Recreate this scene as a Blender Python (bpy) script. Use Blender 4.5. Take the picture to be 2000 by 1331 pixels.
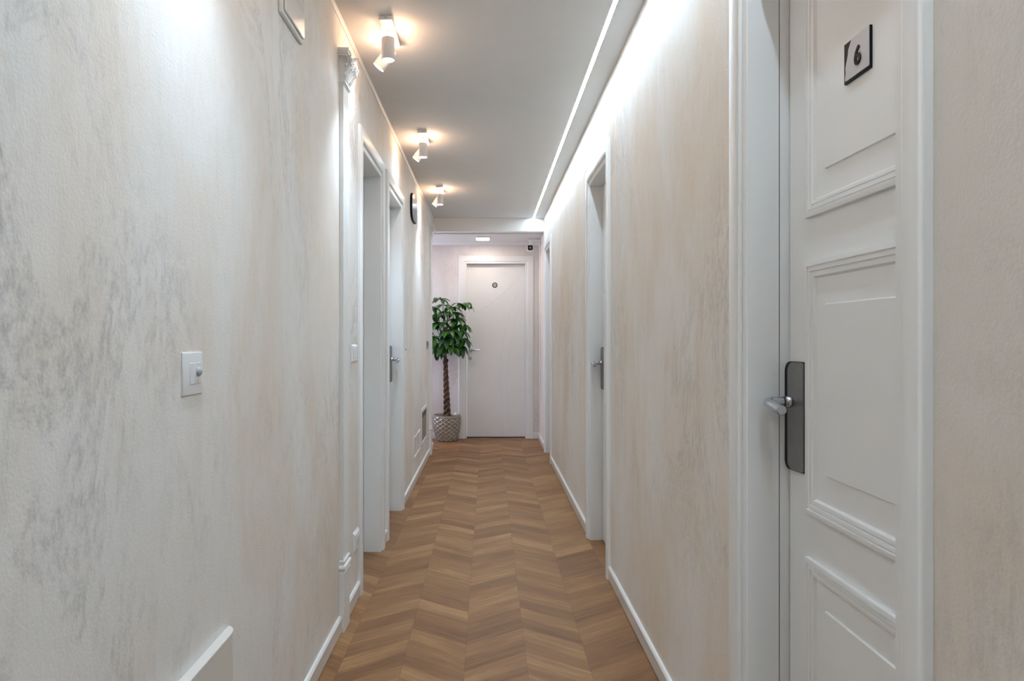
import bpy, bmesh, math, random
from mathutils import Vector, Matrix
for o in list(bpy.data.objects): bpy.data.objects.remove(o)
C = bpy.context.scene.collection
PI = math.pi
F = 1350.0                       # focal length in pixels of the 2000 px wide frame
XW = 0.606                       # half width of the corridor
H = 2.505                        # corridor ceiling
CH = 1.2                         # camera height
YB = -2.2                        # back end of the corridor
Y1 = 7.50                        # beam
YE = 8.27                        # end wall
XV = -2.1                        # left end of the small hall at the end
HV = 2.345                       # its ceiling

# ------------------------------------------------------------------ camera
cd = bpy.data.cameras.new('camera'); cam = bpy.data.objects.new('camera', cd); C.objects.link(cam)
cd.sensor_width = 36; cd.lens = F / 2000 * 36
cd.shift_x = 46.5 / 2000; cd.shift_y = -4.5 / 2000
cd.clip_start = 0.02
cam.location = (0, 0, CH); cam.rotation_euler = (PI / 2, 0, 0)
bpy.context.scene.camera = cam
# ------------------------------------------------------------------ world, exposure
w = bpy.data.worlds.new('world'); bpy.context.scene.world = w; w.use_nodes = True
w.node_tree.nodes['Background'].inputs[0].default_value = (0.75, 0.85, 1.0, 1)
w.node_tree.nodes['Background'].inputs[1].default_value = 1.0
vs = bpy.context.scene.view_settings
vs.view_transform = 'Standard'; vs.look = 'None'; vs.gamma = 1; vs.use_curve_mapping = False
vs.exposure = 0.55
LED_STRENGTH = 62.0
SPOT_DOWN = 24.0
SPOT_WALL = 2.0
GLOW = 0.85
HALL_LAMP = 2.3
DAYLIGHT = 15.0

def lamp(name, kind, loc, energy, color, parent=None, **kw):
    d = bpy.data.lights.new(name, kind); d.energy = energy; d.color = color
    for k, v in kw.items():
        if k != 'rot': setattr(d, k, v)
    o = bpy.data.objects.new(name, d); C.objects.link(o); o.location = loc
    if 'rot' in kw: o.rotation_euler = kw['rot']
    if parent: o.parent = parent
    return o
# daylight coming in by the window at the left end of the small hall
lamp('window_daylight', 'AREA', (XV + 0.10, 7.93, 1.45), DAYLIGHT, (0.70, 0.74, 1.0), rot=(0, -PI / 2, 0),
     shape='RECTANGLE', size=1.2, size_y=0.5)

# ------------------------------------------------------------------ helpers
def thing(name, label, cat, loc=(0, 0, 0), group=None, kind=None):
    o = bpy.data.objects.new(name, None); C.objects.link(o); o.location = loc
    o.empty_display_size = 0.05
    if label: o['label'] = label
    if cat: o['category'] = cat
    if group: o['group'] = group
    if kind: o['kind'] = kind
    return o
def tag(o, label, cat, group=None):
    o['label'] = label; o['category'] = cat
    if group: o['group'] = group
    return o
def smooth(me, ang=math.radians(35)):
    for p in me.polygons: p.use_smooth = True
    try: me.set_sharp_from_angle(angle=ang)
    except Exception: pass
class MB:
    """collects shapes in world coordinates, then links them as one mesh object"""
    def __init__(s): s.v = []; s.f = []; s.mi = []; s.cur = 0
    def add(s, vs_, fs):
        n = len(s.v); s.v += [tuple(v) for v in vs_]
        for f in fs: s.f.append([i + n for i in f]); s.mi.append(s.cur)
    def box(s, x0, x1, y0, y1, z0, z1):
        x0, x1 = sorted((x0, x1)); y0, y1 = sorted((y0, y1)); z0, z1 = sorted((z0, z1))
        v = [(x0,y0,z0),(x1,y0,z0),(x1,y1,z0),(x0,y1,z0),(x0,y0,z1),(x1,y0,z1),(x1,y1,z1),(x0,y1,z1)]
        s.add(v, [(0,3,2,1),(4,5,6,7),(0,1,5,4),(1,2,6,5),(2,3,7,6),(3,0,4,7)])
    def prism(s, pts, a, b, fn):
        """polygon pts (u,v) extruded from a to b; fn(u,v,t)->xyz"""
        n = len(pts)
        v = [fn(p[0], p[1], a) for p in pts] + [fn(p[0], p[1], b) for p in pts]
        f = [list(range(n))[::-1], list(range(n, 2 * n))]
        for i in range(n): j = (i + 1) % n; f.append([i, j, n + j, n + i])
        s.add(v, f)
    def tube(s, pts, r, seg=12, cap=True):
        pts = [Vector(p) for p in pts]; n = len(pts)
        rs = r if isinstance(r, (list, tuple)) else [r] * n
        rings = []; prev = None
        for i, p in enumerate(pts):
            t = (pts[min(i + 1, n - 1)] - pts[max(i - 1, 0)]).normalized()
            if prev is None:
                a = Vector((0, 0, 1)) if abs(t.z) < .9 else Vector((1, 0, 0))
                u = t.cross(a).normalized()
            else: u = (prev - t * prev.dot(t)).normalized()
            prev = u; w_ = t.cross(u)
            rings.append([p + (u * math.cos(2 * PI * k / seg) + w_ * math.sin(2 * PI * k / seg)) * rs[i] for k in range(seg)])
        v = [q for rg in rings for q in rg]; f = []
        for i in range(n - 1):
            for k in range(seg):
                k2 = (k + 1) % seg
                f.append([i * seg + k, i * seg + k2, (i + 1) * seg + k2, (i + 1) * seg + k])
        if cap: f.append(list(range(seg))[::-1]); f.append([(n - 1) * seg + k for k in range(seg)])
        s.add(v, f)
    def lathe(s, prof, c, seg=48, axis=Vector((0, 0, 1)), mod=None):
        """prof (r, h) rotated about axis through c"""
        ax = axis.normalized(); a = Vector((1, 0, 0)) if abs(ax.x) < .9 else Vector((0, 1, 0))
        u = ax.cross(a).normalized(); w_ = ax.cross(u); c = Vector(c)
        v = []
        for i, (r, h) in enumerate(prof):
            for k in range(seg):
                th = 2 * PI * k / seg; rr = r * (mod(th, h, i) if mod else 1)
                v.append(c + ax * h + (u * math.cos(th) + w_ * math.sin(th)) * rr)
        f = []
        for i in range(len(prof) - 1):
            for k in range(seg):
                k2 = (k + 1) % seg
                f.append([i * seg + k, i * seg + k2, (i + 1) * seg + k2, (i + 1) * seg + k])
        if prof[0][0] > 1e-6: f.append(list(range(seg))[::-1])
        if prof[-1][0] > 1e-6: f.append([(len(prof) - 1) * seg + k for k in range(seg)])
        s.add(v, f)
    def build(s, name, mat, parent=None, bevel=0, segs=2, sm=True):
        me = bpy.data.meshes.new(name); me.from_pydata(s.v, [], s.f)
        mats = mat if isinstance(mat, (list, tuple)) else [mat]
        for m in mats: me.materials.append(m)
        for p, i in zip(me.polygons, s.mi): p.material_index = i
        bm = bmesh.new(); bm.from_mesh(me)
        bmesh.ops.remove_doubles(bm, verts=bm.verts, dist=1e-6)
        bmesh.ops.recalc_face_normals(bm, faces=bm.faces); bm.to_mesh(me); bm.free()
        if sm: smooth(me)
        o = bpy.data.objects.new(name, me); C.objects.link(o)
        if parent:
            o.parent = parent
            p = parent; M = Matrix.Identity(4); off = Vector((0, 0, 0))
            while p: off += p.location; p = p.parent
            me.transform(Matrix.Translation(-off))
        if bevel:
            b = o.modifiers.new('bevel', 'BEVEL'); b.width = bevel; b.segments = segs; b.limit_method = 'ANGLE'
            b.angle_limit = math.radians(35); b.harden_normals = False
        return o
def struct(o): o['kind'] = 'structure'; return o
def rrect(y0, y1, z0, z1, r, seg=6, rs=None):
    """rounded rectangle as (u,v) points; rs = radii at (y0,z0),(y1,z0),(y1,z1),(y0,z1)"""
    rs = rs or [r] * 4; P = []
    for (cx, cy, sx, sy, a0, q) in ((y0, z0, 1, 1, PI, rs[0]), (y1, z0, -1, 1, 1.5 * PI, rs[1]),
                                    (y1, z1, -1, -1, 0, rs[2]), (y0, z1, 1, -1, .5 * PI, rs[3])):
        for k in range(seg + 1):
            a = a0 + .5 * PI * k / seg
            P.append((cx + sx * q + q * math.cos(a), cy + sy * q + q * math.sin(a)))
    return P

# ------------------------------------------------------------------ materials
def nt(name):
    m = bpy.data.materials.new(name); m.use_nodes = True
    t = m.node_tree; return m, t, t.nodes['Principled BSDF']
def N(t, kind, **kw):
    n = t.nodes.new(kind)
    for k, v in kw.items():
        if k.startswith('i_'): n.inputs[k[2:].replace('_', ' ')].default_value = v
        elif k[0] == 'n' and k[1:].isdigit(): n.inputs[int(k[1:])].default_value = v
        else: setattr(n, k, v)
    return n
def L(t, a, b): t.links.new(a, b)
def ramp(t, fac, stops, interp='LINEAR'):
    r = t.nodes.new('ShaderNodeValToRGB'); r.color_ramp.interpolation = interp
    e = r.color_ramp.elements
    while len(e) < len(stops): e.new(0.5)
    for q, (p, c) in zip(e, stops): q.position = p; q.color = (*c, 1) if len(c) == 3 else c
    L(t, fac, r.inputs[0]); return r.outputs[0]
def mathn(t, op, a, b=None, c=None):
    n = t.nodes.new('ShaderNodeMath'); n.operation = op
    for i, q in enumerate((a, b, c)):
        if q is None: continue
        if isinstance(q, (int, float)): n.inputs[i].default_value = q
        else: L(t, q, n.inputs[i])
    return n.outputs[0]
def plain(name, col, rough=0.5, metal=0.0, noise=0.03, nscale=8, bump=0.0, bscale=200, spec=0.5):
    m, t, b = nt(name)
    tc = N(t, 'ShaderNodeTexCoord'); nz = N(t, 'ShaderNodeTexNoise', i_Scale=nscale, i_Detail=4.0)
    L(t, tc.outputs['Object'], nz.inputs['Vector'])
    lo = tuple(max(0, c * (1 - noise)) for c in col); hi = tuple(min(1, c * (1 + noise)) for c in col)
    L(t, ramp(t, nz.outputs[0], [(0.3, lo), (0.7, hi)]), b.inputs['Base Color'])
    b.inputs['Roughness'].default_value = rough; b.inputs['Metallic'].default_value = metal
    b.inputs['Specular IOR Level'].default_value = spec
    if bump:
        n2 = N(t, 'ShaderNodeTexNoise', i_Scale=bscale, i_Detail=3.0); L(t, tc.outputs['Object'], n2.inputs['Vector'])
        bp = N(t, 'ShaderNodeBump', i_Strength=bump, i_Distance=0.002); L(t, n2.outputs[0], bp.inputs['Height'])
        L(t, bp.outputs[0], b.inputs['Normal'])
    return m
def emis(name, col, s):
    m, t, b = nt(name); b.inputs['Base Color'].default_value = (.8, .8, .8, 1)
    b.inputs['Emission Color'].default_value = (*col, 1); b.inputs['Emission Strength'].default_value = s
    return m
def plaster(name, base=(0.785, 0.70, 0.61), light=(0.83, 0.81, 0.775), grey=(0.36, 0.35, 0.345), seed=0.0, amt=0.62):
    m, t, b = nt(name)
    tc = N(t, 'ShaderNodeTexCoord')
    def mp(scale, loc=(0, 0, 0), rot=(0, 0, 0)):
        q = N(t, 'ShaderNodeMapping'); q.inputs['Scale'].default_value = scale
        q.inputs['Location'].default_value = (loc[0] + seed, loc[1] + seed * 1.7, loc[2]); q.inputs['Rotation'].default_value = rot
        L(t, tc.outputs['Object'], q.inputs['Vector']); return q.outputs[0]
    # broad clouds of cream and off white
    n1 = N(t, 'ShaderNodeTexNoise', i_Scale=1.3, i_Detail=6.0, i_Roughness=0.6, i_Distortion=0.5)
    L(t, mp((1, 1.3, .8)), n1.inputs['Vector'])
    c1 = ramp(t, n1.outputs[0], [(0.36, base), (0.58, light)])
    # trowel strokes, upright
    n2 = N(t, 'ShaderNodeTexNoise', i_Scale=5.0, i_Detail=8.0, i_Roughness=0.7, i_Distortion=0.4)
    L(t, mp((1, 2.6, .7), (3, 1, 2), (0.12, 0, 0)), n2.inputs['Vector'])
    k2 = ramp(t, n2.outputs[0], [(0.5, (0, 0, 0)), (0.75, (1, 1, 1))])
    # grey veined smudges
    n3 = N(t, 'ShaderNodeTexNoise', i_Scale=1.7, i_Detail=12.0, i_Roughness=0.75, i_Distortion=0.9)
    L(t, mp((1, 1.7, .9), (7, 4, 1), (0.3, 0, 0)), n3.inputs['Vector'])
    k3a = mathn(t, 'ABSOLUTE', mathn(t, 'SUBTRACT', n3.outputs[0], 0.5))
    k3 = ramp(t, k3a, [(0.0, (1, 1, 1)), (0.05, (0, 0, 0))])
    n4 = N(t, 'ShaderNodeTexNoise', i_Scale=1.1, i_Detail=3.0)
    L(t, mp((1, 1.2, 1.0), (11, 2, 5)), n4.inputs['Vector'])
    k4 = ramp(t, n4.outputs[0], [(0.44, (0, 0, 0)), (0.66, (1, 1, 1))])
    n5 = N(t, 'ShaderNodeTexNoise', i_Scale=60.0, i_Detail=5.0, i_Roughness=0.7)
    L(t, mp((1, 1, .6)), n5.inputs['Vector'])
    k5 = ramp(t, n5.outputs[0], [(0.38, (0.1, 0.1, 0.1)), (0.62, (1, 1, 1))])
    mask = mathn(t, 'MULTIPLY', mathn(t, 'MULTIPLY', mathn(t, 'MAXIMUM', k3, mathn(t, 'MULTIPLY', k2, 0.55)), k4), k5)
    mask = mathn(t, 'MULTIPLY', mask, amt)
    mx = N(t, 'ShaderNodeMix', data_type='RGBA'); L(t, mask, mx.inputs[0]); L(t, c1, mx.inputs[6]); mx.inputs[7].default_value = (*grey, 1)
    mask2 = mathn(t, 'MULTIPLY', mathn(t, 'MULTIPLY', k2, k5), 0.18)
    mx2 = N(t, 'ShaderNodeMix', data_type='RGBA'); L(t, mask2, mx2.inputs[0]); L(t, mx.outputs[2], mx2.inputs[6]); mx2.inputs[7].default_value = (*grey, 1)
    L(t, mx2.outputs[2], b.inputs['Base Color']); b.inputs['Roughness'].default_value = 0.62
    b.inputs['Specular IOR Level'].default_value = 0.3
    n6 = N(t, 'ShaderNodeTexNoise', i_Scale=170.0, i_Detail=4.0); L(t, tc.outputs['Object'], n6.inputs['Vector'])
    n7 = N(t, 'ShaderNodeTexNoise', i_Scale=25.0, i_Detail=4.0); L(t, mp((1, 1, .5)), n7.inputs['Vector'])
    hh = mathn(t, 'ADD', mathn(t, 'MULTIPLY', n6.outputs[0], 0.5), n7.outputs[0])
    bp = N(t, 'ShaderNodeBump', i_Strength=0.35, i_Distance=0.004); L(t, hh, bp.inputs['Height']); L(t, bp.outputs[0], b.inputs['Normal'])
    return m
def chevron():
    m, t, b = nt('chevron_oak')
    tc = N(t, 'ShaderNodeTexCoord'); sp = N(t, 'ShaderNodeSeparateXYZ'); L(t, tc.outputs['Object'], sp.inputs[0])
    X, Y = sp.outputs[0], sp.outputs[1]
    W, P, S = 0.228, 0.108, 0.70
    u = mathn(t, 'DIVIDE', mathn(t, 'ADD', X, 0.086), W)
    col = mathn(t, 'FLOOR', u); fu = mathn(t, 'SUBTRACT', u, col)
    par = mathn(t, 'FLOORED_MODULO', col, 2.0)                          # 0 = rises to the right
    tri = mathn(t, 'ABSOLUTE', mathn(t, 'SUBTRACT', fu, par))           # continuous zigzag
    v = mathn(t, 'SUBTRACT', Y, mathn(t, 'MULTIPLY', tri, W * S))
    vi = mathn(t, 'DIVIDE', v, P); row = mathn(t, 'FLOOR', vi); fv = mathn(t, 'SUBTRACT', vi, row)
    cb = N(t, 'ShaderNodeCombineXYZ'); L(t, col, cb.inputs[0]); L(t, row, cb.inputs[1])
    wn = N(t, 'ShaderNodeTexWhiteNoise', noise_dimensions='2D'); L(t, cb.outputs[0], wn.inputs['Vector'])
    # grain runs along each plank: stretched noise on (along, across)
    g = N(t, 'ShaderNodeCombineXYZ')
    L(t, mathn(t, 'ADD', mathn(t, 'MULTIPLY', tri, W * 5.0), mathn(t, 'MULTIPLY', wn.outputs[0], 37.0)), g.inputs[0])
    L(t, mathn(t, 'MULTIPLY', v, 45.0), g.inputs[1]); L(t, mathn(t, 'MULTIPLY', col, 3.1), g.inputs[2])
    n1 = N(t, 'ShaderNodeTexNoise', i_Scale=1.0, i_Detail=7.0, i_Roughness=0.65, i_Distortion=0.3); L(t, g.outputs[0], n1.inputs['Vector'])
    g2 = N(t, 'ShaderNodeCombineXYZ')
    L(t, mathn(t, 'MULTIPLY', tri, W * 22.0), g2.inputs[0]); L(t, mathn(t, 'MULTIPLY', v, 330.0), g2.inputs[1]); L(t, col, g2.inputs[2])
    n2 = N(t, 'ShaderNodeTexNoise', i_Scale=1.0, i_Detail=3.0); L(t, g2.outputs[0], n2.inputs['Vector'])
    g3 = N(t, 'ShaderNodeCombineXYZ')
    L(t, mathn(t, 'MULTIPLY', tri, W * 3.0), g3.inputs[0]); L(t, mathn(t, 'MULTIPLY', v, 11.0), g3.inputs[1]); L(t, mathn(t, 'MULTIPLY', col, 9.7), g3.inputs[2])
    n3 = N(t, 'ShaderNodeTexNoise', i_Scale=1.0, i_Detail=2.0); L(t, g3.outputs[0], n3.inputs['Vector'])
    f = mathn(t, 'ADD', mathn(t, 'MULTIPLY', wn.outputs[0], 0.26), mathn(t, 'MULTIPLY', n1.outputs[0], 0.55))
    f = mathn(t, 'ADD', f, mathn(t, 'MULTIPLY', n3.outputs[0], 0.42))
    f = mathn(t, 'ADD', f, mathn(t, 'MULTIPLY', mathn(t, 'SUBTRACT', n2.outputs[0], 0.5), 0.28))
    colr = ramp(t, f, [(0.30, (0.128, 0.056, 0.022)), (0.50, (0.212, 0.101, 0.039)), (0.68, (0.285, 0.145, 0.058)), (0.88, (0.42, 0.24, 0.105))])
    # joints: faint between planks, darker along the column lines
    e1 = mathn(t, 'LESS_THAN', mathn(t, 'MINIMUM', fv, mathn(t, 'SUBTRACT', 1.0, fv)), 0.006)
    e2 = mathn(t, 'LESS_THAN', mathn(t, 'MINIMUM', fu, mathn(t, 'SUBTRACT', 1.0, fu)), 0.004)
    e = mathn(t, 'MAXIMUM', mathn(t, 'MULTIPLY', e1, 0.12), mathn(t, 'MULTIPLY', e2, 0.42))
    mx = N(t, 'ShaderNodeMix', data_type='RGBA'); L(t, e, mx.inputs[0]); L(t, colr, mx.inputs[6]); mx.inputs[7].default_value = (0.06, 0.03, 0.018, 1)
    L(t, mx.outputs[2], b.inputs['Base Color']); b.inputs['Roughness'].default_value = 0.48
    b.inputs['Specular IOR Level'].default_value = 0.35
    bp = N(t, 'ShaderNodeBump', i_Strength=0.12, i_Distance=0.001); L(t, n2.outputs[0], bp.inputs['Height']); L(t, bp.outputs[0], b.inputs['Normal'])
    return m
def leafmat():
    m, t, b = nt('leaf_green')
    tc = N(t, 'ShaderNodeTexCoord'); nz = N(t, 'ShaderNodeTexNoise', i_Scale=9.0, i_Detail=3.0); L(t, tc.outputs['Object'], nz.inputs['Vector'])
    L(t, ramp(t, nz.outputs[0], [(0.3, (0.006, 0.036, 0.006)), (0.5, (0.017, 0.090, 0.009)), (0.68, (0.065, 0.22, 0.020))]), b.inputs['Base Color'])
    b.inputs['Roughness'].default_value = 0.38
    return m
def barkmat():
    m, t, b = nt('bark')
    tc = N(t, 'ShaderNodeTexCoord'); nz = N(t, 'ShaderNodeTexNoise', i_Scale=30.0, i_Detail=6.0); L(t, tc.outputs['Object'], nz.inputs['Vector'])
    L(t, ramp(t, nz.outputs[0], [(0.35, (0.045, 0.026, 0.016)), (0.6, (0.16, 0.090, 0.048)), (0.75, (0.24, 0.15, 0.085))]), b.inputs['Base Color'])
    b.inputs['Roughness'].default_value = 0.8
    bp = N(t, 'ShaderNodeBump', i_Strength=0.6, i_Distance=0.004); L(t, nz.outputs[0], bp.inputs['Height']); L(t, bp.outputs[0], b.inputs['Normal'])
    return m
def glassmat():
    m = bpy.data.materials.new('window_glass'); m.use_nodes = True; t = m.node_tree
    t.nodes.remove(t.nodes['Principled BSDF'])
    tr = N(t, 'ShaderNodeBsdfTransparent'); gl = N(t, 'ShaderNodeBsdfGlossy'); gl.inputs['Roughness'].default_value = 0.03
    fr = N(t, 'ShaderNodeFresnel'); mx = N(t, 'ShaderNodeMixShader')
    L(t, fr.outputs[0], mx.inputs[0]); L(t, tr.outputs[0], mx.inputs[1]); L(t, gl.outputs[0], mx.inputs[2])
    L(t, mx.outputs[0], t.nodes['Material Output'].inputs[0]); return m
M_wallL = plaster('plaster_left', seed=0.0)
M_wallR = plaster('plaster_right', base=(0.79, 0.695, 0.585), light=(0.83, 0.80, 0.755), seed=3.3, amt=0.42)
M_wallE = plaster('plaster_end', base=(0.70, 0.63, 0.58), light=(0.78, 0.74, 0.71), seed=7.9, amt=0.5)
M_ceil = plain('ceiling_paint', (0.70, 0.688, 0.67), 0.85, noise=0.01, bump=0.05)
M_floor = chevron()
M_white = plain('white_lacquer', (0.85, 0.86, 0.85), 0.34, noise=0.008, nscale=3)
M_trim = plain('white_trim', (0.79, 0.78, 0.76), 0.45, noise=0.01)
M_skirt = plain('skirting', (0.74, 0.68, 0.61), 0.4, noise=0.02)
M_gap = plain('dark_gap', (0.05, 0.045, 0.04), 0.8)
M_plastic = plain('white_plastic', (0.82, 0.82, 0.83), 0.3, noise=0.005)
M_greyplas = plain('grey_lens', (0.42, 0.45, 0.50), 0.25, noise=0.02)
M_gun = plain('gunmetal', (0.27, 0.26, 0.26), 0.36, metal=0.85, noise=0.06, nscale=30)
M_black = plain('black_plastic', (0.006, 0.006, 0.007), 0.5, spec=0.25)
M_steel = plain('satin_steel', (0.52, 0.55, 0.60), 0.26, metal=0.95, noise=0.03)
M_silver = plain('silver_acrylic', (0.55, 0.54, 0.55), 0.35, noise=0.03)
M_plate = plain('grey_plate', (0.33, 0.33, 0.40), 0.3, noise=0.04)
M_olive = plain('olive_panel', (0.28, 0.25, 0.19), 0.45, noise=0.08, nscale=14)
M_lamp = plain('lamp_body_white', (0.80, 0.79, 0.78), 0.4)
M_clear = plain('lens_cover', (0.78, 0.76, 0.74), 0.12, noise=0.01)
M_pot = plain('glazed_pot', (0.38, 0.355, 0.29), 0.25, metal=0.35, noise=0.08, nscale=20)
M_soil = plain('soil', (0.03, 0.02, 0.014), 0.95, noise=0.4, nscale=60)
M_leaf = leafmat(); M_bark = barkmat(); M_glass = glassmat()
M_stem = plain('green_stem', (0.05, 0.11, 0.03), 0.5)
M_led = emis('led_diffuser_glow', (0.69, 0.855, 1.0), LED_STRENGTH)
M_cool = emis('cool_lamp_glow', (0.84, 0.92, 1.0), 22.0)
M_warm = emis('warm_lamp_glow', (1.0, 0.72, 0.46), 7.0)
M_hall = emis('hall_lamp_glow', (1.0, 0.88, 0.80), 9.0)

# ------------------------------------------------------------------ doors' places: (side, near outer, far outer)
DOORS = [(1, 0.9277, 1.702), (1, 3.425, 4.200), (1, 6.58, 7.325), (-1, 3.215, 3.973), (-1, 4.080, 4.893)]
CW = 0.095                       # casing overall, face + lip
ZT = 2.105
def holes(side): return sorted((a + CW - 0.03, b - CW + 0.03) for s, a, b in DOORS if s == side)

# ------------------------------------------------------------------ setting
m = MB(); m.box(XV - 0.2, XW + 0.25, YB - 0.2, YE + 0.2, -0.12, 0.0); struct(m.build('floor', M_floor))
def wall_side(name, side, mat, yend):
    m = MB(); y = YB
    xs = (side * XW, side * (XW + 0.2))
    for a, b in holes(side):
        m.box(*xs, y, a, 0, H + 0.1); m.box(*xs, a, b, ZT + 0.03, H + 0.1); y = b
    m.box(*xs, y, yend, 0, H + 0.1)
    return struct(m.build(name, mat))
wall_side('wall_left', -1, M_wallL, Y1)
wall_side('wall_right', 1, M_wallR, YE + 0.15)
# end wall with its door opening
EX0, EX1, EZ = -0.259, 0.444, 2.092
m = MB(); m.box(XV, EX0 - 0.03, YE, YE + 0.15, 0, HV + 0.1); m.box(EX1 + 0.03, XW, YE, YE + 0.15, 0, HV + 0.1)
m.box(EX0 - 0.03, EX1 + 0.03, YE, YE + 0.15, EZ + 0.03, HV + 0.1); struct(m.build('wall_end', M_wallE))
m = MB(); m.box(-XW - 0.2, XW + 0.2, YB - 0.15, YB, 0, H + 0.1); struct(m.build('wall_back', M_wallL))
# side wall of the small hall, with a window
m = MB(); wy0, wy1, wz0, wz1 = 7.66, 8.20, 0.75, 2.1
m.box(XV - 0.15, XV, Y1, wy0, 0, HV + 0.1); m.box(XV - 0.15, XV, wy1, YE + 0.15, 0, HV + 0.1)
m.box(XV - 0.15, XV, wy0, wy1, 0, wz0); m.box(XV - 0.15, XV, wy0, wy1, wz1, HV + 0.1)
struct(m.build('wall_hall_left', M_wallE))
m = MB(); m.box(XV - 0.15, -XW - 0.2, Y1 - 0.12, Y1, 0, HV + 0.1); struct(m.build('wall_hall_front', M_wallE))
wn = thing('window_1', None, None, (XV - 0.07, 7.93, wz0), kind='structure')
m = MB()
for a, b, c, d in ((wy0, wy0 + .05, wz0, wz1), (wy1 - .05, wy1, wz0, wz1), (wy0 + .05, wy1 - .05, wz0, wz0 + .05), (wy0 + .05, wy1 - .05, wz1 - .05, wz1)):
    m.box(XV - 0.1, XV - 0.04, a, b, c, d)
m.build('window_frame', M_white, wn, 0.004)
m = MB(); m.box(XV - 0.074, XV - 0.068, wy0 + .05, wy1 - .05, wz0 + .05, wz1 - .05); m.build('pane', M_glass, wn)
# ceilings, the slot for the light line, the beam
LX0, LX1 = 0.4825, 0.5025
m = MB(); m.box(-XW, LX0, YB, Y1, H, H + 0.12); m.box(LX1, XW, YB, Y1, H, H + 0.12); m.box(LX0, LX1, YB, Y1, H + 0.03, H + 0.12)
struct(m.build('ceiling', M_ceil))
m = MB(); m.box(XV - 0.1, XW, Y1 + 0.1, YE, HV, HV + 0.1); struct(m.build('ceiling', M_ceil))
m = MB(); m.box(XV, XW, Y1, Y1 + .1, HV + .013, H + .04); struct(m.build('trim_1', M_trim, bevel=0.004))
# slim cornice strips
def strip(name, pts, a, b, fn, mat=M_trim): m = MB(); m.prism(pts, a, b, fn); return struct(m.build(name, mat))
strip('trim_2', [(0, 0), (0, -0.013), (0.004, -0.013), (0.006, -0.008), (0.013, -0.003), (0.013, 0)], YB, Y1, lambda u, v, t: (-XW + u, t, H + v))
strip('trim_3', [(0, 0), (0, -0.03), (0.006, -0.03), (0.02, -0.012), (0.03, 0)], XV, XW, lambda u, v, t: (t, YE - u, HV + v))
# baseboards
BP = [(0, 0.004), (0.010, 0.004), (0.010, 0.052), (0.013, 0.055), (0.013, 0.062), (0.008, 0.070), (0, 0.072)]
def base(name, side, segs):
    m = MB()
    for a, b in segs:
        m.cur = 0; m.prism([(0, 0.004), (0.010, 0.004), (0.010, 0.054), (0, 0.054)], a, b, lambda u, v, t: (side * (XW - u), t, v))
        m.cur = 1; m.prism([(0, 0.054), (0.012, 0.054), (0.013, 0.064), (0.008, 0.071), (0, 0.072)], a, b, lambda u, v, t: (side * (XW - u), t, v))
        m.cur = 2; m.prism([(0, 0), (0.007, 0), (0.007, 0.004), (0, 0.004)], a, b, lambda u, v, t: (side * (XW - u), t, v))
    return struct(m.build(name, [M_skirt, M_trim, M_gap]))
base('baseboard_left', -1, [(YB, 2.815), (2.929, 3.215), (3.973, 4.080), (4.893, 7.09), (7.20, Y1)])
base('baseboard_right', 1, [(YB, 0.937), (1.702, 3.425), (4.200, 6.58), (7.325, YE)])
m = MB()
for a, b in ((XV, -0.357), (0.540, XW - .013)):
    m.prism([(0, 0), (0.010, 0), (0.012, 0.062), (0.007, 0.071), (0, 0.072)], a, b, lambda u, v, t: (t, YE - u, v))
struct(m.build('baseboard_end', M_trim))

# ------------------------------------------------------------------ doors
CPROF = [(0.002, -0.002), (0.0005, 0.002), (0.003, 0.005), (0.024, 0.005), (0.0265, 0.0015), (0.031, 0.0015), (0.032, 0.010), (0.036, 0.0135),
         (0.043, 0.016), (0.083, 0.0165), (0.090, 0.0145), (0.094, 0.010), (0.095, -0.002)]
def frame_sweep(prof, a, b, zt, fn, kn=1.0):
    """door casing: profile (outward, proud) swept up, over and down with mitred corners"""
    m = MB(); n = len(prof)
    st = [lambda o: (a - o * kn, 0.0), lambda o: (a - o * kn, zt + o), lambda o: (b + o, zt + o), lambda o: (b + o, 0.0)]
    v = []
    for s in st:
        for (o, d) in prof: y, z = s(o); v.append(fn(y, z, d))
    f = []
    for i in range(3):
        for k in range(n):
            k2 = (k + 1) % n; f.append([i * n + k, i * n + k2, (i + 1) * n + k2, (i + 1) * n + k])
    f.append(list(range(n))); f.append([3 * n + k for k in range(n)][::-1])
    m.add(v, f); return m
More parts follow.
